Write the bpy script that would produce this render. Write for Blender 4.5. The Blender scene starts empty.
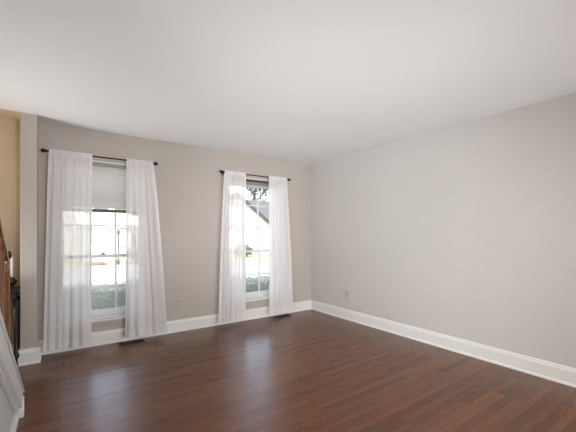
import bpy, bmesh, math, random
from mathutils import Vector, Matrix
random.seed(7)
PI = math.pi
S = bpy.context.scene
C = S.collection

# ------------------------------------------------------------------ camera, sky, sun, lights, exposure
cam_d = bpy.data.cameras.new('camera')
cam = bpy.data.objects.new('camera', cam_d); C.objects.link(cam)
cam.location = (0, 0, 1.254)
cam.rotation_euler = (PI/2, 0, -math.radians(35.17))
cam_d.sensor_width = 36; cam_d.lens = 20.31
cam_d.shift_y = 18.5/576
cam_d.clip_start = 0.02; cam_d.clip_end = 500
S.camera = cam

S.view_settings.view_transform = 'Standard'
S.view_settings.look = 'None'
S.view_settings.exposure = 0.06
S.view_settings.gamma = 1.0
S.view_settings.use_curve_mapping = False

W = bpy.data.worlds.new('world'); S.world = W
W.use_nodes = True
wn = W.node_tree.nodes; wl = W.node_tree.links
sky = wn.new('ShaderNodeTexSky'); sky.sky_type = 'NISHITA'
sky.sun_disc = False; sky.sun_elevation = math.radians(42); sky.sun_rotation = math.radians(200)
sky.air_density = 1.0; sky.dust_density = 3.0; sky.ozone_density = 1.0
hz = wn.new('ShaderNodeMix'); hz.data_type = 'RGBA'; hz.inputs[0].default_value = .6
hz.inputs[7].default_value = (1.8, 1.75, 1.7, 1)          # thin white cloud over the blue
wl.new(sky.outputs[0], hz.inputs[6]); wl.new(hz.outputs[2], wn['Background'].inputs[0])
wn['Background'].inputs[1].default_value = 1.35

def light(name, kind, loc, rot, energy, color=(1,1,1), size=None, size_y=None):
    d = bpy.data.lights.new(name, kind); d.energy = energy; d.color = color
    if kind == 'AREA':
        d.shape = 'RECTANGLE'; d.size = size; d.size_y = size_y or size
    elif kind == 'POINT':
        d.shadow_soft_size = size
    o = bpy.data.objects.new(name, d); C.objects.link(o)
    o.location = loc; o.rotation_euler = rot
    return o
sun = light('sun', 'SUN', (0, -20, 30), (math.radians(26), 0, math.radians(-30)), 1.6, (1, .96, .9))
sun.data.angle = math.radians(1.0)
# area light added for brightness at the unseen patio door behind the camera
light('rear_fill_area', 'AREA', (1.75, -2.15, 1.25), (PI/2, 0, 0), 20, (.97, .98, 1), 3.0, 2.1)
def spot(name, loc, target, energy, color, angle, soft):
    o = light(name, 'POINT', loc, (0, 0, 0), 1, color, soft)
    d = bpy.data.lights.new(name, 'SPOT'); d.energy = energy; d.color = color; d.spot_size = math.radians(angle); d.spot_blend = 1; d.shadow_soft_size = soft
    o.data = d
    o.rotation_euler = (Vector(target)-Vector(loc)).to_track_quat('-Z', 'Y').to_euler()
    return o
# unseen fill spots added to brighten the room, and the warm foyer lamp
COOL = (.95, .98, 1)
spot('rear_fill_spot', (1.0, -1.7, .8), (1.3, 3.9, 2.8), 235, COOL, 64, .3)  # added without a fixture, lifts the far ceiling
spot('corner_fill_spot', (2.9, -1.7, .6), (2.5, 4.1, 2.8), 160, COOL, 58, .3)  # added fill for the right half of the ceiling
spot('foyer_fill_spot', (-.95, 3.75, .45), (.9, 2.6, 2.43), 105, COOL, 120, .2)  # added out of view to brighten the ceiling on the left
spot('side_fill_spot', (-.9, .3, 1.3), (3.48, 3.2, 1.15), 390, COOL, 70, .3)  # added fill aimed at the right wall, no fixture
light('foyer_lamp', 'POINT', (-.95, 3.7, 2.0), (0, 0, 0), 2.2, (1, .76, .48), .12)
for n, x in (('window_portal_west', .425), ('window_portal_east', 2.395)):
    p = light(n, 'AREA', (x, 4.47, 1.19), (-PI/2, 0, 0), 1, (1,1,1), .9, 1.85)
    p.data.cycles.is_portal = True

# ------------------------------------------------------------------ materials
def mat(name, color, rough=.5, spec=.5, metal=0):
    m = bpy.data.materials.new(name); m.use_nodes = True
    b = m.node_tree.nodes['Principled BSDF']
    b.inputs['Base Color'].default_value = (*color, 1)
    b.inputs['Roughness'].default_value = rough
    b.inputs['Specular IOR Level'].default_value = spec
    b.inputs['Metallic'].default_value = metal
    return m

def noisy(name, c1, c2, scale, rough=.6, bump=0, spec=.4, detail=4, stretch=(1,1,1)):
    m = mat(name, c1, rough, spec)
    n = m.node_tree.nodes; l = m.node_tree.links; b = n['Principled BSDF']
    tc = n.new('ShaderNodeTexCoord'); mp = n.new('ShaderNodeMapping'); mp.inputs['Scale'].default_value = stretch
    t = n.new('ShaderNodeTexNoise'); t.inputs['Scale'].default_value = scale; t.inputs['Detail'].default_value = detail
    r = n.new('ShaderNodeMix'); r.data_type = 'RGBA'
    r.inputs[6].default_value = (*c1, 1); r.inputs[7].default_value = (*c2, 1)
    cr = n.new('ShaderNodeValToRGB'); cr.color_ramp.elements[0].position = .3; cr.color_ramp.elements[1].position = .7
    l.new(tc.outputs['Object'], mp.inputs[0]); l.new(mp.outputs[0], t.inputs['Vector'])
    l.new(t.outputs[0], cr.inputs[0]); l.new(cr.outputs[0], r.inputs[0]); l.new(r.outputs[2], b.inputs['Base Color'])
    if bump:
        bp = n.new('ShaderNodeBump'); bp.inputs['Strength'].default_value = bump; bp.inputs['Distance'].default_value = .004
        l.new(t.outputs[0], bp.inputs['Height']); l.new(bp.outputs[0], b.inputs['Normal'])
    return m

M = {}
M['wall'] = noisy('greige_wall_paint_dim', (.49, .445, .41), (.505, .46, .425), 2.0, .55, 0, .3)  # toned darker: the back wall's weaker light is put into the colour
M['wall_right'] = noisy('greige_wall_paint_lit', (.60, .575, .56), (.615, .59, .575), 2.0, .55, 0, .3)  # toned lighter: the right wall's stronger light is put into the colour
M['tan'] = noisy('tan_foyer_paint', (.60, .47, .33), (.62, .49, .345), 2.0, .6, 0, .3)
M['ceiling'] = noisy('ceiling_paint', (.86, .86, .86), (.87, .87, .87), 3.0, .8, 0, .2)
M['trim'] = mat('white_trim_paint', (.80, .79, .78), .35)
M['trimgrey'] = mat('satin_stair_paint', (.66, .65, .63), .45)
M['sash'] = mat('white_window_vinyl', (.74, .75, .75), .4)
M['black'] = mat('black_painted_wood', (.005, .004, .004), .35)
M['rod'] = mat('dark_bronze_rod', (.018, .013, .012), .35, .5, .6)
M['oak'] = noisy('oak_varnish', (.17, .062, .022), (.27, .115, .042), 14, .16, .1, .5, 6, (6, 6, .6))
M['rail_end'] = mat('shaded_rail_end_grain', (.03, .016, .012), .35)  # end grain, with the shadow on it put into the colour too
M['candle'] = mat('white_candle_wax', (.85, .80, .76), .5)
M['ivory'] = mat('ivory_plastic', (.50, .45, .32), .45)
M['greyplate'] = mat('grey_white_plastic', (.52, .49, .47), .45)
M['slot'] = mat('dark_slot', (.06, .05, .035), .5)
M['vent'] = mat('dark_brown_metal', (.028, .020, .016), .45, .5, .4)
M['brass'] = mat('worn_brass', (.42, .36, .25), .4, .5, .7)
M['blindrail'] = mat('backlit_blind_rail', (.075, .068, .052), .5)  # rail against the bright window: its backlit shade is put into the colour
M['headrail'] = mat('pale_grey_head_rail', (.36, .33, .31), .5)
M['slot_grey'] = mat('outlet_slot', (.2, .18, .175), .5)

def floor_mat():
    m = mat('walnut_stained_oak_floor', (.1, .04, .02), .25)
    n = m.node_tree.nodes; l = m.node_tree.links; b = n['Principled BSDF']
    tc = n.new('ShaderNodeTexCoord')
    br = n.new('ShaderNodeTexBrick')
    br.inputs['Scale'].default_value = 1
    br.inputs['Brick Width'].default_value = .95; br.inputs['Row Height'].default_value = .0572
    br.inputs['Mortar Size'].default_value = .0012; br.inputs['Mortar Smooth'].default_value = .2
    br.inputs['Bias'].default_value = 0
    br.offset = .37; br.offset_frequency = 3
    br.inputs['Color1'].default_value = (.115, .038, .0145, 1)
    br.inputs['Color2'].default_value = (.18, .064, .025, 1)
    br.inputs['Mortar'].default_value = (.018, .008, .005, 1)
    l.new(tc.outputs['Object'], br.inputs['Vector'])
    # grain streaks along each board
    mp = n.new('ShaderNodeMapping'); mp.inputs['Scale'].default_value = (2.4, 48, 1)
    t = n.new('ShaderNodeTexNoise'); t.inputs['Scale'].default_value = 3.2; t.inputs['Detail'].default_value = 7; t.inputs['Distortion'].default_value = .9
    l.new(tc.outputs['Object'], mp.inputs[0]); l.new(mp.outputs[0], t.inputs['Vector'])
    cr = n.new('ShaderNodeValToRGB')
    cr.color_ramp.elements[0].position = .30; cr.color_ramp.elements[0].color = (.68, .66, .64, 1)
    cr.color_ramp.elements[1].position = .68; cr.color_ramp.elements[1].color = (1.16, 1.15, 1.14, 1)
    l.new(t.outputs[0], cr.inputs[0])
    mx = n.new('ShaderNodeMix'); mx.data_type = 'RGBA'; mx.blend_type = 'MULTIPLY'; mx.inputs[0].default_value = 1
    l.new(br.outputs['Color'], mx.inputs[6]); l.new(cr.outputs[0], mx.inputs[7])
    l.new(mx.outputs[2], b.inputs['Base Color'])
    t2 = n.new('ShaderNodeTexNoise'); t2.inputs['Scale'].default_value = 3; t2.inputs['Detail'].default_value = 3
    l.new(tc.outputs['Object'], t2.inputs['Vector'])
    mr = n.new('ShaderNodeMapRange'); mr.inputs[3].default_value = .19; mr.inputs[4].default_value = .27
    l.new(t2.outputs[0], mr.inputs[0]); l.new(mr.outputs[0], b.inputs['Roughness'])
    b.inputs['Specular IOR Level'].default_value = .45
    bp = n.new('ShaderNodeBump'); bp.inputs['Strength'].default_value = .06; bp.inputs['Distance'].default_value = .001
    l.new(t.outputs[0], bp.inputs['Height']); l.new(bp.outputs[0], b.inputs['Normal'])
    return m
M['floor'] = floor_mat()

def sheer_mat(name, clear):
    m = bpy.data.materials.new(name); m.use_nodes = True
    n = m.node_tree.nodes; l = m.node_tree.links
    n.remove(n['Principled BSDF'])
    out = n['Material Output']
    d = n.new('ShaderNodeBsdfDiffuse'); d.inputs[0].default_value = (.95, .925, .945, 1)
    t = n.new('ShaderNodeBsdfTranslucent'); t.inputs[0].default_value = (.95, .925, .955, 1)
    a = n.new('ShaderNodeMixShader'); a.inputs[0].default_value = .25
    tr = n.new('ShaderNodeBsdfTransparent')
    mx = n.new('ShaderNodeMixShader'); mx.inputs[0].default_value = 1-clear
    l.new(d.outputs[0], a.inputs[1]); l.new(t.outputs[0], a.inputs[2])
    l.new(tr.outputs[0], mx.inputs[1]); l.new(a.outputs[0], mx.inputs[2])
    l.new(mx.outputs[0], out.inputs[0])
    return m
M['sheer'] = sheer_mat('white_sheer_voile', .20)
M['hem'] = sheer_mat('white_sheer_hem', .15)

def slat_mat():
    m = bpy.data.materials.new('white_blind_slat'); m.use_nodes = True
    n = m.node_tree.nodes; l = m.node_tree.links
    n.remove(n['Principled BSDF'])
    d = n.new('ShaderNodeBsdfDiffuse'); d.inputs[0].default_value = (.74, .71, .69, 1)
    t = n.new('ShaderNodeBsdfTranslucent'); t.inputs[0].default_value = (.7, .66, .64, 1)
    a = n.new('ShaderNodeMixShader'); a.inputs[0].default_value = .35
    l.new(d.outputs[0], a.inputs[1]); l.new(t.outputs[0], a.inputs[2]); l.new(a.outputs[0], n['Material Output'].inputs[0])
    return m
M['slat'] = slat_mat()

def glass_mat():
    m = bpy.data.materials.new('window_glass'); m.use_nodes = True
    n = m.node_tree.nodes; l = m.node_tree.links
    n.remove(n['Principled BSDF'])
    tr = n.new('ShaderNodeBsdfTransparent'); tr.inputs[0].default_value = (.95, .97, .96, 1)
    g = n.new('ShaderNodeBsdfGlossy'); g.inputs['Roughness'].default_value = .02
    f = n.new('ShaderNodeFresnel'); f.inputs[0].default_value = 1.45
    mx = n.new('ShaderNodeMixShader')
    l.new(f.outputs[0], mx.inputs[0]); l.new(tr.outputs[0], mx.inputs[1]); l.new(g.outputs[0], mx.inputs[2])
    l.new(mx.outputs[0], n['Material Output'].inputs[0])
    return m
M['glass'] = glass_mat()
# outdoors
M['siding'] = noisy('white_siding', (.56, .555, .54), (.50, .495, .48), 3, .7)
M['shingle'] = noisy('grey_shingles', (.07, .07, .072), (.14, .138, .138), 9, .85, .2)
M['fascia'] = mat('dark_fascia', (.05, .048, .045), .6)
M['darkglass'] = mat('dark_window_glass', (.10, .11, .12), .15)
M['asphalt'] = noisy('pale_asphalt', (.42, .415, .39), (.47, .46, .44), 4, .9)
M['lawn'] = noisy('dry_lawn', (.30, .33, .16), (.40, .41, .22), 2, .95)
M['curb'] = mat('concrete_curb', (.45, .44, .42), .9)
M['bark'] = noisy('grey_bark', (.10, .085, .075), (.16, .14, .125), 10, .9)
M['leaf'] = noisy('boxwood_leaves', (.40, .42, .37), (.60, .62, .56), 22, .7)
M['shrub'] = noisy('olive_shrub_leaves', (.10, .12, .06), (.18, .20, .11), 8, .8)
M['carred'] = mat('red_car_paint', (.20, .085, .07), .3)
M['mulch'] = noisy('brown_mulch', (.12, .075, .055), (.18, .12, .09), 12, .95)
M['tyre'] = mat('tyre_rubber', (.03, .03, .03), .8)
M['hub'] = mat('wheel_alloy', (.6, .6, .6), .4, .5, .6)
M['brick'] = noisy('house_brick', (.28, .15, .11), (.34, .19, .14), 12, .9)

# ------------------------------------------------------------------ helpers
def new():
    return bmesh.new()
def box(bm, x0, x1, y0, y1, z0, z1):
    vs = [bm.verts.new((x, y, z)) for x in (x0, x1) for y in (y0, y1) for z in (z0, z1)]
    for f in ((0,1,3,2), (4,6,7,5), (0,4,5,1), (2,3,7,6), (0,2,6,4), (1,5,7,3)):
        bm.faces.new([vs[i] for i in f])
def prism(bm, pts, a, b, axis):
    """polygon pts in the two other axes, extruded from a to b along axis"""
    def mk(p, t):
        if axis == 0: return (t, p[0], p[1])
        if axis == 1: return (p[0], t, p[1])
        return (p[0], p[1], t)
    A = [bm.verts.new(mk(p, a)) for p in pts]; B = [bm.verts.new(mk(p, b)) for p in pts]
    bm.faces.new(A); bm.faces.new(B[::-1])
    for i in range(len(pts)):
        j = (i+1) % len(pts)
        bm.faces.new((A[i], B[i], B[j], A[j]))
def lathe(bm, prof, c=(0,0,0), axis=2, n=20):
    """prof: list of (radius, height) along the axis"""
    rings = []
    for r, h in prof:
        ring = []
        for i in range(n):
            a = 2*PI*i/n; u, v = r*math.cos(a), r*math.sin(a)
            p = ((u, v, h), (h, u, v), (v, h, u))[{2:0, 0:1, 1:2}[axis]]
            ring.append(bm.verts.new((p[0]+c[0], p[1]+c[1], p[2]+c[2])))
        rings.append(ring)
    for a, b in zip(rings, rings[1:]):
        for i in range(n):
            j = (i+1) % n
            bm.faces.new((a[i], a[j], b[j], b[i]))
    bm.faces.new(rings[0][::-1]); bm.faces.new(rings[-1])
def tube(bm, p, q, r0, r1=None, n=8):
    p, q = Vector(p), Vector(q); r1 = r0 if r1 is None else r1
    d = (q-p).normalized()
    u = d.cross(Vector((0,0,1)));  u = u.normalized() if u.length > 1e-4 else Vector((1,0,0))
    v = d.cross(u)
    A = [bm.verts.new(p+(u*math.cos(2*PI*i/n)+v*math.sin(2*PI*i/n))*r0) for i in range(n)]
    B = [bm.verts.new(q+(u*math.cos(2*PI*i/n)+v*math.sin(2*PI*i/n))*r1) for i in range(n)]
    for i in range(n):
        j = (i+1) % n; bm.faces.new((A[i], A[j], B[j], B[i]))
    bm.faces.new(A[::-1]); bm.faces.new(B)
def obj(name, bm, m, parent=None, smooth=False, bevel=0):
    bmesh.ops.recalc_face_normals(bm, faces=bm.faces)
    me = bpy.data.meshes.new(name); bm.to_mesh(me); bm.free()
    me.materials.append(m)
    if smooth:
        me.polygons.foreach_set('use_smooth', [True]*len(me.polygons))
    o = bpy.data.objects.new(name, me); C.objects.link(o)
    if parent:
        o.parent = parent
        root = parent.parent or parent
        o.location = -root.location if parent.parent is None else (0, 0, 0)
    if bevel:
        b = o.modifiers.new('bevel', 'BEVEL'); b.width = bevel; b.segments = 2; b.limit_method = 'ANGLE'
    return o
def tag(o, label, cat, group=None, kind=None):
    o['label'] = label; o['category'] = cat
    if group: o['group'] = group
    if kind: o['kind'] = kind
    return o
def thing(name, label, cat, loc=(0,0,0), group=None):
    o = bpy.data.objects.new(name, None); C.objects.link(o); o.location = loc; o.empty_display_size = .1
    return tag(o, label, cat, group)
def struct(name, bm, m, label=None, cat=None, bevel=0):
    o = obj(name, bm, m, None, False, bevel); o['kind'] = 'structure'
    if label: o['label'] = label; o['category'] = cat
    return o
def sub(part, name, bm, m, smooth=False, bevel=0):
    """sub-part modelled in world coordinates under a part that is already placed"""
    return obj(name, bm, m, part, smooth, bevel)

# ------------------------------------------------------------------ room shell
XR, YB, ZC = 3.48, 4.255, 2.427          # right wall, back wall, ceiling
XL, YR = -1.30, -2.2                     # foyer side wall, rear wall
YO = 4.47                                # outer face of the back wall
WIN = [(.425, .43), (2.395, .43)]        # centre and half width of the two window openings
WZ0, WZ1 = .29, 2.09

b = new(); box(b, XL, XR, YR, YB, -.06, 0)
struct('floor', b, M['floor'], 'dark walnut stained strip wood floor with glossy finish', 'floor')
b = new(); box(b, XL-.12, XR+.12, YR-.12, YO, ZC, ZC+.15)
struct('ceiling', b, M['ceiling'], 'plain flat off-white ceiling', 'ceiling')
b = new()
xs = [-.17, WIN[0][0]-WIN[0][1], WIN[0][0]+WIN[0][1], WIN[1][0]-WIN[1][1], WIN[1][0]+WIN[1][1], XR]
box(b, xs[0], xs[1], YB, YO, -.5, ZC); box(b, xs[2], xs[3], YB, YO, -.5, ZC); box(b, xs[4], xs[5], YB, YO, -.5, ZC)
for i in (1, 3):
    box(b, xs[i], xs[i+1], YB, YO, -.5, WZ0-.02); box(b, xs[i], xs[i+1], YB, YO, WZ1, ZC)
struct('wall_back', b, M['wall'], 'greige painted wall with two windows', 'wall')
b = new(); box(b, XL-.12, -.17, YB, YO, -.5, ZC)
struct('wall_foyer', b, M['tan'], 'tan painted foyer wall at the left edge', 'wall')
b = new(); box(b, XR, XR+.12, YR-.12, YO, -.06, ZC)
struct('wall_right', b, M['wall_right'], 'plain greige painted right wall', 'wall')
b = new(); box(b, XL-.12, XL, YR-.12, YO, -.06, ZC)
struct('wall_left', b, M['tan'])
b = new()
box(b, XL, .15, YR-.12, YR, -.06, ZC); box(b, 3.35, XR, YR-.12, YR, -.06, ZC); box(b, .15, 3.35, YR-.12, YR, 2.38, ZC)
box(b, .15, 3.35, YR-.12, YR, -.06, .05)
struct('wall_rear', b, M['wall'])
# wall stub between the foyer opening and the back wall
b = new(); box(b, -.305, -.175, 4.02, YB, 0, ZC)
struct('wall_stub', b, M['wall'], 'narrow greige wall end beside the foyer opening', 'wall', .004)
b = new(); box(b, XL, -.305, 4.02, YB, ZC-.012, ZC)
struct('trim_foyer_beam', b, M['tan'])

# baseboards
def base_profile(d=1):
    # (distance out from the wall, height)
    return [(0, 0), (.026, 0), (.026, .012), (.017, .024), (.017, .118), (.012, .128), (.009, .145), (0, .15)]
b = new(); prism(b, [(YB-p[0], p[1]) for p in base_profile()], -.175, XR, 0)
struct('baseboard_back', b, M['trim'], 'white moulded baseboard below the windows', 'baseboard')
b = new(); prism(b, [(XR-p[0], p[1]) for p in base_profile()], YR, YB-.02, 1)
struct('baseboard_right', b, M['trim'], 'white moulded baseboard along the right wall', 'baseboard')
b = new(); prism(b, [(4.02-p[0], p[1]) for p in base_profile()], -.331, -.149, 0)
prism(b, [(-.175+p[0], p[1]) for p in base_profile()], 4.0, YB-.026, 1)
prism(b, [(-.305-p[0], p[1]) for p in base_profile()], 4.0, YB-.026, 1)
struct('baseboard_stub', b, M['trim'], 'white baseboard wrapped round the narrow wall end', 'baseboard')
b = new(); prism(b, [(YB-p[0], p[1]) for p in base_profile()], XL, -.335, 0)
struct('baseboard_foyer', b, M['trim'])

# ------------------------------------------------------------------ windows
def window(name, cx, hw, label):
    root = bpy.data.objects.new(name, None); C.objects.link(root); root.location = (cx, YB, WZ0)
    root['kind'] = 'structure'; root['label'] = label; root['category'] = 'window'
    x0, x1 = cx-hw, cx+hw
    # jamb lining
    b = new()
    box(b, x0, x0+.018, YB-.004, YO, WZ0, WZ1); box(b, x1-.018, x1, YB-.004, YO, WZ0, WZ1)
    box(b, x0+.018, x1-.018, YB-.004, YO, WZ1-.018, WZ1)
    box(b, x0+.018, x1-.018, YB+.045, YO+.03, WZ0-.02, WZ0+.022)
    obj('frame', b, M['sash'], root, False, .002)
    b = new(); box(b, x0-.045, x1+.045, YB-.035, YB+.045, WZ0-.02, WZ0+.004)
    obj('sill', b, M['trim'], root, False, .005)
    b = new(); box(b, x0-.03, x1+.03, YB-.013, YB, WZ0-.075, WZ0-.02)
    obj('apron', b, M['wall'], root, False, .003)
    def sash(y, z0, z1, rows, bot, top, nm):
        bx0, bx1 = x0+.018, x1-.018
        st = hw-.018-.39
        b = new()
        box(b, bx0, bx0+st, y, y+.035, z0, z1); box(b, bx1-st, bx1, y, y+.035, z0, z1)
        box(b, bx0+st, bx1-st, y, y+.035, z0, z0+bot); box(b, bx0+st, bx1-st, y, y+.035, z1-top, z1)
        s = obj('sash', b, M['sash'], root, False, .003)
        gx0, gx1, gz0, gz1 = bx0+st, bx1-st, z0+bot, z1-top
        b = new()
        for i in (1, 2):
            gx = gx0+(gx1-gx0)*i/3; box(b, gx-.0085, gx+.0085, y+.006, y+.029, gz0, gz1)
        for i in range(1, rows):
            gz = gz0+(gz1-gz0)*i/rows if rows == 3 else .645
            for k in range(3):
                ax = gx0+(gx1-gx0)*k/3+(.0085 if k else 0); cx_ = gx0+(gx1-gx0)*(k+1)/3-(.0085 if k < 2 else 0)
                box(b, ax, cx_, y+.006, y+.029, gz-.0085, gz+.0085)
        sub(s, 'muntin', b, M['sash'])
        b = new(); box(b, gx0-.004, gx1+.004, y+.015, y+.019, gz0-.004, gz1+.004)
        sub(s, 'pane', b, M['glass'])
        return s
    sash(YB+.085, WZ0+.022, 1.018, 2, .065, .036, 'lower')
    sash(YB+.123, .985, WZ1-.018, 3, .034, .035, 'upper')
    b = new(); box(b, cx-.035, cx+.035, YB+.087, YB+.118, 1.018, 1.028); lathe(b, [(.016, 0), (.016, .014), (.008, .02)], (cx, YB+.1, 1.028), 2, 12)
    obj('sash_lock', b, M['headrail'], root)
    return root
window('window_1', *WIN[0], 'left window with a half lowered white blind')
window('window_2', *WIN[1], 'right window with its blind pulled right up')

# ------------------------------------------------------------------ staircase at the left edge
slope = .678
def rake(y): return .146+slope*(2.92-y)
st = thing('staircase', 'white panelled staircase with oak newel and handrail at the left edge', 'staircase', (-.7, 2.9, 0))
YT = 1.62
for k in range(1, 6):
    yf = 2.86-.273*(k-1); z = .185*k
    b = new(); box(b, XL+.005, -.25, yf-.285, yf+.012, z-.028, z)
    obj('tread', b, M['oak'], st, False, .006)
    b = new(); box(b, XL+.005, -.25, yf-.03, yf-.01, z-.185, z-.028)
    obj('riser', b, M['trimgrey'], st)
b = new(); box(b, XL+.005, -.205, 1.05, 2.86-.273*5+.012, 1.08, 1.11)
ld = obj('landing', b, M['oak'], st, False, .006)
b = new(); prism(b, [(2.885, 0), (2.885, rake(2.885)-.03), (YT-.1, 1.07), (1.05, 1.07), (1.05, 0)], -.262, -.245, 0)
obj('spandrel_panel', b, M['trimgrey'], st)
# sloping capping board, its inner moulding and the end stile
b = new(); prism(b, [(2.92, rake(2.92)-.02), (2.92, rake(2.92)), (YT, rake(YT)), (YT, rake(YT)-.115), (2.92, rake(2.92)-.115)], -.245, -.205, 0)
rk = obj('stringer', b, M['trim'], st, False, .004)
b = new(); prism(b, [(2.92, rake(2.92)+.002), (2.92, rake(2.92)+.02), (YT, rake(YT)+.02), (YT, rake(YT)+.002)], -.262, -.196, 0)
sub(rk, 'cap_moulding', b, M['trim'], False, .004)
b = new(); prism(b, [(2.87, rake(2.87)-.118), (2.87, rake(2.87)-.145), (YT, rake(YT)-.145), (YT, rake(YT)-.118)], -.245, -.222, 0)
sub(rk, 'panel_moulding', b, M['trim'], False, .004)
b = new(); box(b, -.262, -.198, 2.865, 2.925, 0, .128)
obj('end_stile', b, M['trim'], st, False, .003)
b = new(); box(b, -.245, -.222, 1.05, 2.865, 0, .06)
obj('bottom_rail', b, M['trim'], st, False, .003)
# newel, handrail, balusters
nx, ny = -.297, 2.905
b = new(); prism(b, [(nx-.022, ny-.02), (nx+.022, ny-.02), (nx+.022, ny+.02), (nx-.022, ny+.02)], 0, 1.0, 2)
lathe(b, [(.026, 1.0), (.021, 1.012), (.017, 1.03), (.02, 1.06), (.02, 1.075)], (nx, ny, 0), 2, 20)
obj('newel_post', b, M['oak'], st, False, .004)
def railz(y): return 1.105+slope*(2.905-y)*.95
rp = [(-.018, -.024), (.018, -.024), (.022, 0), (.014, .022), (-.014, .022), (-.022, 0)]
b = new()
A = [b.verts.new((nx-.004+p[0], 2.93, railz(2.93)+p[1])) for p in rp]; B = [b.verts.new((nx-.004+p[0], YT, railz(YT)+p[1])) for p in rp]
b.faces.new(A); b.faces.new(B[::-1])
for i in range(6):
    j = (i+1) % 6; b.faces.new((A[i], B[i], B[j], A[j]))
hr = obj('handrail', b, M['oak'], st, False, .006)
b = new(); lathe(b, [(.012, -.026), (.026, -.018), (.031, 0), (.026, .018), (.012, .026)], (nx+.004, 2.945, 1.112), 0, 18)
sub(hr, 'rail_end', b, M['rail_end'], True)
for k in range(9):
    y = 2.78-.1365*k
    b = new(); z0 = rake(y)+.0; z1 = railz(y)-.024
    if k == 8: continue
    lathe(b, [(.015, z0-.09), (.015, z0+.12), (.010, z0+.14), (.016, z0+.2), (.012, z0+.4), (.009, z1)], (nx, y, 0), 2, 12)
    obj('baluster', b, M['oak'], st, True)

# ------------------------------------------------------------------ black console table in the foyer
tb = thing('console_table', 'black console table with turned legs against the tan foyer wall', 'table', (-.62, 4.09, 0))
b = new(); box(b, -.93, -.312, 3.955, 4.225, .715, .74)
obj('tabletop', b, M['black'], tb, False, .006)
b = new(); box(b, -.90, -.335, 3.975, 4.205, .64, .715)
obj('apron', b, M['black'], tb, False, .003)
leg = [(.012, 0), (.020, .012), (.014, .03), (.012, .07), (.024, .09), (.027, .105), (.022, .125), (.015, .14), (.017, .30), (.019, .46), (.015, .50), (.021, .52), (.021, .64)]
for x in (-.875, -.333):
    for y in (4.0, 4.19):
        b = new(); lathe(b, leg, (x, y, 0), 2, 16)
        obj('leg', b, M['black'], tb, True)
ch = thing('candle_holder', 'round black candle holder on the black console table', 'candle holder', (-.365, 4.05, .74))
b = new(); lathe(b, [(.028, .74), (.03, .748), (.014, .756), (.012, .768), (.034, .785), (.043, .805), (.034, .825), (.018, .838), (.022, .842), (.014, .845)], (-.368, 4.05, 0), 2, 22)
obj('ball_stem', b, M['black'], ch, True)
cd = tag(obj('candle', (lambda b: (lathe(b, [(.0105, .846), (.0105, 1.035), (.008, 1.04), (.0015, 1.041), (.0015, 1.05)], (-.368, 4.05, 0), 2, 16), b)[1])(new()), M['candle'], None, True),
         'slim white candle standing in the round black holder', 'candle')

# ------------------------------------------------------------------ curtain rods and sheer panels
RY, RZ = 4.17, 2.117
def rod(xa, xb, label):
    r = thing('curtain_rod', label, 'curtain rod', ((xa+xb)/2, RY, RZ), 'black curtain rods above the windows')
    b = new(); tube(b, (xa, RY, RZ), (xb, RY, RZ), .0075, n=12)
    obj('pole', b, M['rod'], r, True)
    for x, s in ((xa, -1), (xb, 1)):
        b = new()
        prof = [(.008, -.004), (.013, .0), (.013, .006), (.009, .010), (.016, .016), (.0215, .03), (.019, .044), (.008, .052)]
        if s < 0: lathe(b, [(p[0], -p[1]) for p in prof], (x, RY, RZ), 0, 16)
        else: lathe(b, prof, (x, RY, RZ), 0, 16)
        obj('finial', b, M['rod'], r, True)
        xx = x-s*.022
        b = new(); box(b, xx-.009, xx+.009, YB-.006, YB, RZ-.035, RZ+.025); box(b, xx-.005, xx+.005, RY, YB-.006, RZ-.018, RZ-.008)
        obj('bracket', b, M['rod'], r)
    return r
rod(-.10, .935, 'black curtain rod over the left window nearest the foyer')
rod(1.85, 2.93, 'black curtain rod over the right window nearest the corner')

def curtain(tl, tr, bl, br, folds, seed, label, bulge=0):
    rnd = random.Random(seed)
    nu, nv = 220, 46
    zt, zb = RZ+.022, .062
    ph = [rnd.uniform(0, 2*PI) for _ in range(6)]
    # uneven spacing of the folds
    def uu(u): return u+.028*math.sin(2*PI*1.7*u+ph[0])+.016*math.sin(2*PI*3.9*u+ph[1])
    def pos(u, t):
        e = t**.75
        xl = tl+(bl-tl)*e; xr = tr+(br-tr)*e
        x = xl+(xr-xl)*u
        q = uu(u)
        amp = .006+.026*min(1, t*1.6)
        y = amp*(math.sin(2*PI*folds*q+ph[2])*(.65+.35*math.sin(2*PI*1.3*u+ph[3]))
                 + .22*math.sin(2*PI*folds*1.7*q+ph[4])*(1-.6*t))
        x += .45*amp*math.cos(2*PI*folds*q+ph[2])*(1 if .04 < u < .96 else .3)
        if t < .05: y = y*.5 + .004*math.sin(2*PI*folds*4*u+ph[5])
        return Vector((x, RY-.016+y-.012*t+bulge*math.sin(PI*t)*math.sin(PI*u), zt+(zb-zt)*t))
    def sheet(t0, t1, n, off=0, u0=0, u1=1, mu=nu):
        b = new()
        g = [[b.verts.new(pos(u0+(u1-u0)*i/mu, t0+(t1-t0)*j/n)+Vector((0, off, 0))) for i in range(mu+1)] for j in range(n+1)]
        for j in range(n):
            for i in range(mu):
                b.faces.new((g[j][i], g[j][i+1], g[j+1][i+1], g[j+1][i]))
        return b
    root = thing('sheer_curtain', label, 'curtain', ((tl+tr)/2, RY, RZ), 'white sheer curtains at the two windows')
    obj('panel', sheet(0, 1, nv), M['sheer'], root, True)
    obj('bottom_hem', sheet(.962, 1, 3, -.0012), M['hem'], root, True)
    obj('rod_pocket', sheet(0, .026, 4, -.0012), M['hem'], root, True)
    for u0, u1 in ((0, .03), (.97, 1)):
        obj('side_hem', sheet(.026, .962, nv, -.0012, u0, u1, 8), M['hem'], root, True)
    return root
curtain(-.085, .300, -.135, .285, 6, 11, 'white sheer curtain panel nearest the foyer, left side of the left window')
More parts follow.
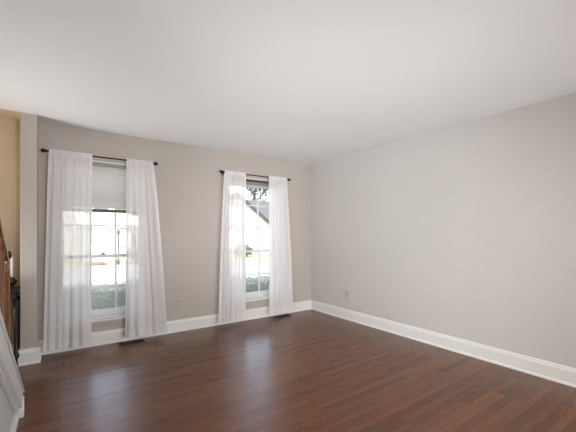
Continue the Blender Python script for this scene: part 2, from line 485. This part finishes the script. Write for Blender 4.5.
curtain(.640, .925, .620, 1.085, 5, 23, 'white sheer curtain panel right of the half lowered blind')
curtain(1.865, 2.190, 1.765, 2.165, 6, 37, 'white sheer curtain panel left side of the right window')
curtain(2.575, 2.905, 2.585, 3.020, 6, 51, 'white sheer curtain panel nearest the room corner, right of the right window')

# ------------------------------------------------------------------ blinds
def blind(cx, zbot, label, lowered):
    x0, x1 = cx-.405, cx+.405
    y = YB+.035
    r = thing('window_blind', label, 'blind', (cx, y, WZ1), 'horizontal blinds in the window recesses')
    b = new(); box(b, x0, x1, y-.02, y+.02, WZ1-.018-.032, WZ1-.018)
    obj('head_rail', b, M['headrail'] if lowered else M['blindrail'], r, False, .003)
    b = new()
    ztop = WZ1-.055
    if lowered:
        n = int((ztop-zbot-.03)/.0205)
        for k in range(n):
            z = ztop-.008-k*(ztop-zbot-.035)/n
            a = math.radians(62); c_, s_ = .0125*math.cos(a), .0125*math.sin(a)
            sag = .0015*math.sin(k*1.9)
            vs = [b.verts.new(p) for p in ((x0+.004, y-c_, z-s_+sag), (x1-.004, y-c_, z-s_-sag), (x1-.004, y, z-sag+.0012), (x0+.004, y, z+sag+.0012), (x1-.004, y+c_, z+s_-sag), (x0+.004, y+c_, z+s_+sag))]
            b.faces.new((vs[0], vs[1], vs[2], vs[3])); b.faces.new((vs[3], vs[2], vs[4], vs[5]))
    else:
        for k in range(14):
            z = ztop-.002-k*.0034
            box(b, x0+.004, x1-.004, y-.0125, y+.0125, z-.0012, z)
    obj('slats', b, M['slat'], r)
    b = new(); box(b, x0+.004, x1-.004, y-.015, y+.015, zbot-.008, zbot+.026)
    obj('bottom_rail', b, M['blindrail'] if lowered else M['slat'], r, False, .003)
    for f in (.18, .5, .82):
        b = new(); xx = x0+(x1-x0)*f; tube(b, (xx, y-.017, zbot+.02), (xx, y-.017, ztop), .0011, n=5)
        obj('ladder_cord', b, M['slat'], r)
blind(WIN[0][0], 1.518, 'white horizontal blind lowered over the top of the left window', True)
blind(WIN[1][0], 1.965, 'raised blind bunched under the head of the right window', False)

# ------------------------------------------------------------------ outlets and floor registers
def outlet(x, y, z, face, label, m, ms):
    r = thing('wall_outlet', label, 'outlet', (x, y, z))
    def bx(b, w0, w1, d0, d1, h0, h1):
        if face == 'y': box(b, x+w0, x+w1, y-d1, y-d0, z+h0, z+h1)
        else: box(b, x-d1, x-d0, y+w0, y+w1, z+h0, z+h1)
    b = new(); bx(b, -.037, .037, 0, .006, -.06, .06); obj('cover_plate', b, m, r, False, .003)
    for h in (-.022, .022):
        b = new(); bx(b, -.016, .016, .006, .009, h-.014, h+.014); rc = obj('receptacle', b, m, r, False, .004)
        b = new(); bx(b, -.009, -.005, .009, .0105, h-.006, h+.008); bx(b, .005, .009, .009, .0105, h-.006, h+.008); bx(b, -.003, .003, .009, .0105, h-.012, h-.007)
        sub(rc, 'slot', b, ms)
outlet(1.258, YB, .372, 'y', 'ivory outlet on the wall between the two windows', M['ivory'], M['slot'])
outlet(XR, 3.43, .372, 'x', 'pale grey outlet low on the right wall', M['greyplate'], M['slot_grey'])

def register(cx, cy, label):
    r = thing('floor_register', label, 'floor vent', (cx, cy, 0), 'floor registers under the windows')
    w, d = .135, .055
    b = new()
    box(b, cx-w, cx+w, cy-d, cy-d+.014, 0, .006); box(b, cx-w, cx+w, cy+d-.014, cy+d, 0, .006)
    box(b, cx-w, cx-w+.014, cy-d+.014, cy+d-.014, 0, .006); box(b, cx+w-.014, cx+w, cy-d+.014, cy+d-.014, 0, .006)
    obj('frame', b, M['vent'], r, False, .001)
    b = new()
    for k in range(16):
        x = cx-w+.022+k*.0149
        box(b, x, x+.006, cy-d+.014, cy+d-.014, .001, .005)
    box(b, cx-w+.014, cx+w-.014, cy-d+.014, cy+d-.014, .0001, .001)
    obj('grille', b, M['vent'], r)
register(.69, 4.125, 'dark metal floor register under the left window')
register(2.80, 4.13, 'dark metal floor register under the right window near the corner')

# ------------------------------------------------------------------ unseen patio door, added to go with the rear area light
dr = bpy.data.objects.new('door_added', None); C.objects.link(dr); dr.location = (1.75, YR, .05); dr['kind'] = 'structure'
b = new()
for x in (.15, 1.71, 3.28): box(b, x, x+.07, YR-.09, YR-.03, .05, 2.38)
box(b, .22, 3.28, YR-.09, YR-.03, 2.31, 2.38); box(b, .22, 3.28, YR-.09, YR-.03, .05, .12)
obj('frame', b, M['sash'], dr)
b = new(); box(b, .22, 3.28, YR-.063, YR-.057, .12, 2.31)
obj('pane', b, M['glass'], dr)

# ------------------------------------------------------------------ outdoors
GZ = -.5
def slab(name, x0, x1, y0, y1, z, m, label=None, cat=None):
    b = new(); box(b, x0, x1, y0, y1, z-.2, z); return struct(name, b, m, label, cat)
slab('yard_ground', -30, 60, YO+.06, 8.2, GZ, M['lawn'])
slab('road', -30, 60, 8.2, 19.6, GZ-.02, M['asphalt'], 'pale sunlit road seen through the windows', 'road')
slab('far_lawn', -60, 110, 19.85, 110, GZ+.02, M['lawn'], 'pale green lawn across the road', 'lawn')
slab('curb', -30, 60, 19.6, 19.85, GZ+.1, M['curb'], 'grey curb along the far side of the road', 'curb')

def leaves(b, x0, x1, y0, y1, z0, z1, n, size, rnd, rounded=False):
    """leaves scattered over the outside of a clipped block or a rounded crown"""
    for _ in range(n):
        if rounded:
            a = rnd.uniform(0, 2*PI); t = math.acos(rnd.uniform(-.3, 1)); k = rnd.uniform(.8, 1)
            p = Vector(((x0+x1)/2+(x1-x0)/2*k*math.sin(t)*math.cos(a), (y0+y1)/2+(y1-y0)/2*k*math.sin(t)*math.sin(a), z0+(z1-z0)*(.35+.65*k*math.cos(t))))
        else:
            f = rnd.random(); j = rnd.uniform(-.035, .03)
            u = rnd.random(); v = rnd.random()
            if f < .45: p = Vector((x0+(x1-x0)*u, y0-j, z0+(z1-z0)*v))
            elif f < .85: p = Vector((x0+(x1-x0)*u, y0+(y1-y0)*v, z1+j+.02*math.sin(9*u)+.015*math.sin(23*u+5*v)))
            else: p = Vector((x0 if rnd.random() < .5 else x1, y0+(y1-y0)*u, z0+(z1-z0)*v))
        d = Vector((rnd.gauss(0, 1), rnd.gauss(0, 1), rnd.gauss(0, 1))).normalized()
        e = d.cross(Vector((rnd.gauss(0, 1), rnd.gauss(0, 1), rnd.gauss(0, 1)))).normalized()
        s = size*rnd.uniform(.7, 1.3)
        b.faces.new([b.verts.new(p+d*s), b.verts.new(p+e*s*.45), b.verts.new(p-d*s), b.verts.new(p-e*s*.45)])
def hedge(x0, x1, y0, y1, zt, seed, label):
    rnd = random.Random(seed)
    r = thing('clipped_hedge', label, 'hedge', ((x0+x1)/2, (y0+y1)/2, GZ), 'hedges below the windows')
    b = new(); box(b, x0+.04, x1-.04, y0+.04, y1-.04, GZ, zt-.04)
    leaves(b, x0, x1, y0, y1, GZ+.3, zt, 7000, .022, rnd)
    obj('foliage', b, M['leaf'], r)
hedge(-.75, 1.62, 4.95, 5.5, .53, 3, 'grey green clipped hedge outside the left window')
hedge(1.9, 4.6, 4.95, 5.5, .435, 4, 'grey green clipped hedge outside the right window')

def gable(b, x0, x1, y0, y1, ze, zr, along, over=.35, th=.14):
    """two roof slabs; ridge runs along 'x' or 'y'"""
    if along == 'x':
        m = (y0+y1)/2; k = (zr-ze)/(m-y0)
        prism(b, [(y0-over, ze-over*k), (m, zr), (y1+over, ze-over*k), (y1+over, ze-over*k+th), (m, zr+th), (y0-over, ze-over*k+th)], x0-over, x1+over, 0)
    else:
        m = (x0+x1)/2; k = (zr-ze)/(m-x0)
        prism(b, [(x0-over, ze-over*k), (m, zr), (x1+over, ze-over*k), (x1+over, ze-over*k+th), (m, zr+th), (x0-over, ze-over*k+th)], y0-over, y1+over, 1)
def win_part(root, x, y, z, w, h, m=None, frame=None):
    b = new(); box(b, x-w/2-.08, x+w/2+.08, y-.05, y+.01, z-.08, z+h+.08); f = obj('window', b, frame or M['sash'], root)
    b = new(); box(b, x-w/2, x+w/2, y-.07, y-.05, z, z+h); sub(f, 'pane', b, m or M['darkglass'])

# house seen through the left window
hA = thing('house', 'white house with an attached garage seen through the left window', 'house', (2, 27, GZ))
b = new(); box(b, -7, 4.4, 26, 35, GZ, 5.6); prism(b, [(26, 5.6), (35, 5.6), (30.5, 8.6)], -7, 4.4, 0)
obj('wall', b, M['siding'], hA)
b = new(); gable(b, -7, 4.4, 26, 35, 5.6, 8.6, 'x'); obj('roof', b, M['shingle'], hA)
b = new(); box(b, 1.2, 4.4, 24.2, 26, GZ, 1.75); obj('garage', b, M['siding'], hA)
b = new(); prism(b, [(23.9, 1.72), (23.9, 1.86), (26.0, 2.65), (26.0, 2.5)], .9, 4.7, 0); obj('porch_roof', b, M['trimgrey'], hA)
b = new(); box(b, 1.9, 3.9, 24.14, 24.2, GZ, 1.45)
gd = obj('garage_door', b, M['trim'], hA)
b = new()
for k in range(3): box(b, 1.9, 3.9, 24.12, 24.14, GZ+.45*(k+1), GZ+.45*(k+1)+.03)
sub(gd, 'panel_line', b, M['headrail'])
for x in (-2.2, .2, 2.4, 3.7): win_part(hA, x, 26, 3.0, .9, 1.25)
win_part(hA, 4.15, 24.2, .35, .3, 1.0)

# house seen through the right window
hB = thing('house', 'white house with grey gabled roof seen through the right window', 'house', (13, 26, GZ), None)
b = new(); box(b, 8.3, 15.2, 24, 28.5, GZ, 1.95); prism(b, [(8.3, 1.95), (15.2, 1.95), (11.75, 4.5)], 24, 28.5, 1)
obj('wall', b, M['siding'], hB)
b = new(); gable(b, 8.3, 15.2, 24, 29.5, 1.95, 4.5, 'y', .3, .12); rf = obj('roof', b, M['shingle'], hB)
b = new()
for s in (-1, 1):
    xm = 11.75; xe = xm+s*3.75; ze = 1.95-.3*.74
    prism(b, [(xm, 4.42), (xm, 4.64), (xe, ze+.14), (xe, ze-.08)], 23.62, 23.70, 1)
sub(rf, 'fascia', b, M['fascia'])
b = new(); box(b, 5.6, 27, 28.5, 36, GZ, 2.1); obj('main_wall', b, M['siding'], hB)
b = new(); gable(b, 5.6, 27, 28.5, 36, 2.1, 5.0, 'x', .35, .14); obj('main_roof', b, M['shingle'], hB)
b = new(); box(b, 9.6, 13.2, 23.93, 24, GZ, 1.5); obj('garage_door', b, M['trim'], hB)

# bare tree behind the right hand house
def bare_tree(x, y, h, seed, label):
    rnd = random.Random(seed)
    r = thing('bare_tree', label, 'tree', (x, y, GZ))
    tk = new(); br = new()
    def grow(p, d, L, rad, depth):
        bm = tk if depth == 0 else br
        q = p+d*L
        tube(bm, p, q, rad, rad*.68, 6 if depth < 3 else 4)
        if depth >= 6: return
        n = 4 if depth < 4 else 2
        for i in range(n):
            nd = (d+Vector((rnd.uniform(-.8, .8), rnd.uniform(-.8, .8), rnd.uniform(-.1, .5)))).normalized()
            grow(p+d*L*rnd.uniform(.65, 1) if depth else q, nd, L*rnd.uniform(.62, .82), rad*.62, depth+1)
    grow(Vector((x, y, GZ)), Vector((.03, 0, 1)).normalized(), h*.30, h*.022, 0)
    obj('trunk', tk, M['bark'], r); obj('branches', br, M['bark'], r)
bare_tree(21.0, 37.5, 11.5, 5, 'bare leafless tree rising behind the grey roof')

def shrub(x, y, rr, h, seed, label):
    rnd = random.Random(seed)
    b = new(); bmesh.ops.create_icosphere(b, subdivisions=2, radius=1, matrix=Matrix.Translation((x, y, GZ+h*.5)) @ Matrix.Diagonal((rr*.85, rr*.85, h*.48, 1)))
    leaves(b, x-rr, x+rr, y-rr, y+rr, GZ, GZ+h, 900, .09, rnd, True)
    tag(obj('round_shrub', b, M['shrub']), label, 'shrub')
shrub(11.9, 22.9, .65, 1.0, 8, 'round olive shrub before the house through the right window')

def car(cx, cy, m, label):
    r = thing('car', label, 'car', (cx, cy, GZ), None)
    pr = [(-2.2, .35), (-2.2, .75), (-1.95, .88), (-1.2, .93), (-.65, 1.38), (.75, 1.42), (1.5, .95), (2.1, .88), (2.2, .6), (2.2, .35)]
    b = new(); prism(b, [(cx+p[0], GZ+p[1]) for p in pr], cy-.82, cy+.82, 1); bd = obj('body', b, m, r, False, .05)
    b = new(); prism(b, [(cx+p[0], GZ+p[1]) for p in [(-1.08, .95), (-.6, 1.33), (.02, 1.35), (.02, .95)]], cy-.83, cy+.83, 1)
    prism(b, [(cx+p[0], GZ+p[1]) for p in [(.1, .95), (.1, 1.35), (.7, 1.35), (1.3, .97)]], cy-.83, cy+.83, 1)
    obj('side_window', b, M['darkglass'], r)
    for x in (-1.35, 1.35):
        for y in (-.74, .74):
            b = new(); lathe(b, [(.22, -.1), (.32, -.09), (.32, .09), (.22, .1)], (cx+x, cy+y, GZ+.34), 1, 20); w = obj('wheel', b, M['tyre'], r)
            b = new(); lathe(b, [(.2, -.12), (.2, .12)], (cx+x, cy+y, GZ+.34), 1, 14); sub(w, 'hubcap', b, M['hub'])
car(5.7, 21.6, M['carred'], 'red car parked across the road, right of the thin dark post')
b = new(); lathe(b, [(.5, GZ), (.48, GZ+.1), (.3, GZ+.18), (.1, GZ+.2)], (1.75, 21.4, 0), 2, 24)
tag(obj('mulch_bed', b, M['mulch'], None, True), 'low brown mulch bed on the lawn across the road', 'flower bed')

lp = thing('lamp_post', 'thin dark post across the road seen through the left window', 'post', (2.72, 20.4, GZ))
b = new(); lathe(b, [(.08, GZ), (.08, GZ+.3), (.05, GZ+.35), (.045, GZ+1.7)], (2.72, 20.4, 0), 2, 12); obj('pole', b, M['fascia'], lp)
b = new(); lathe(b, [(.045, GZ+1.7), (.08, GZ+1.75), (.09, GZ+1.93), (.03, GZ+2.02)], (2.72, 20.4, 0), 2, 12); obj('lantern', b, M['fascia'], lp)
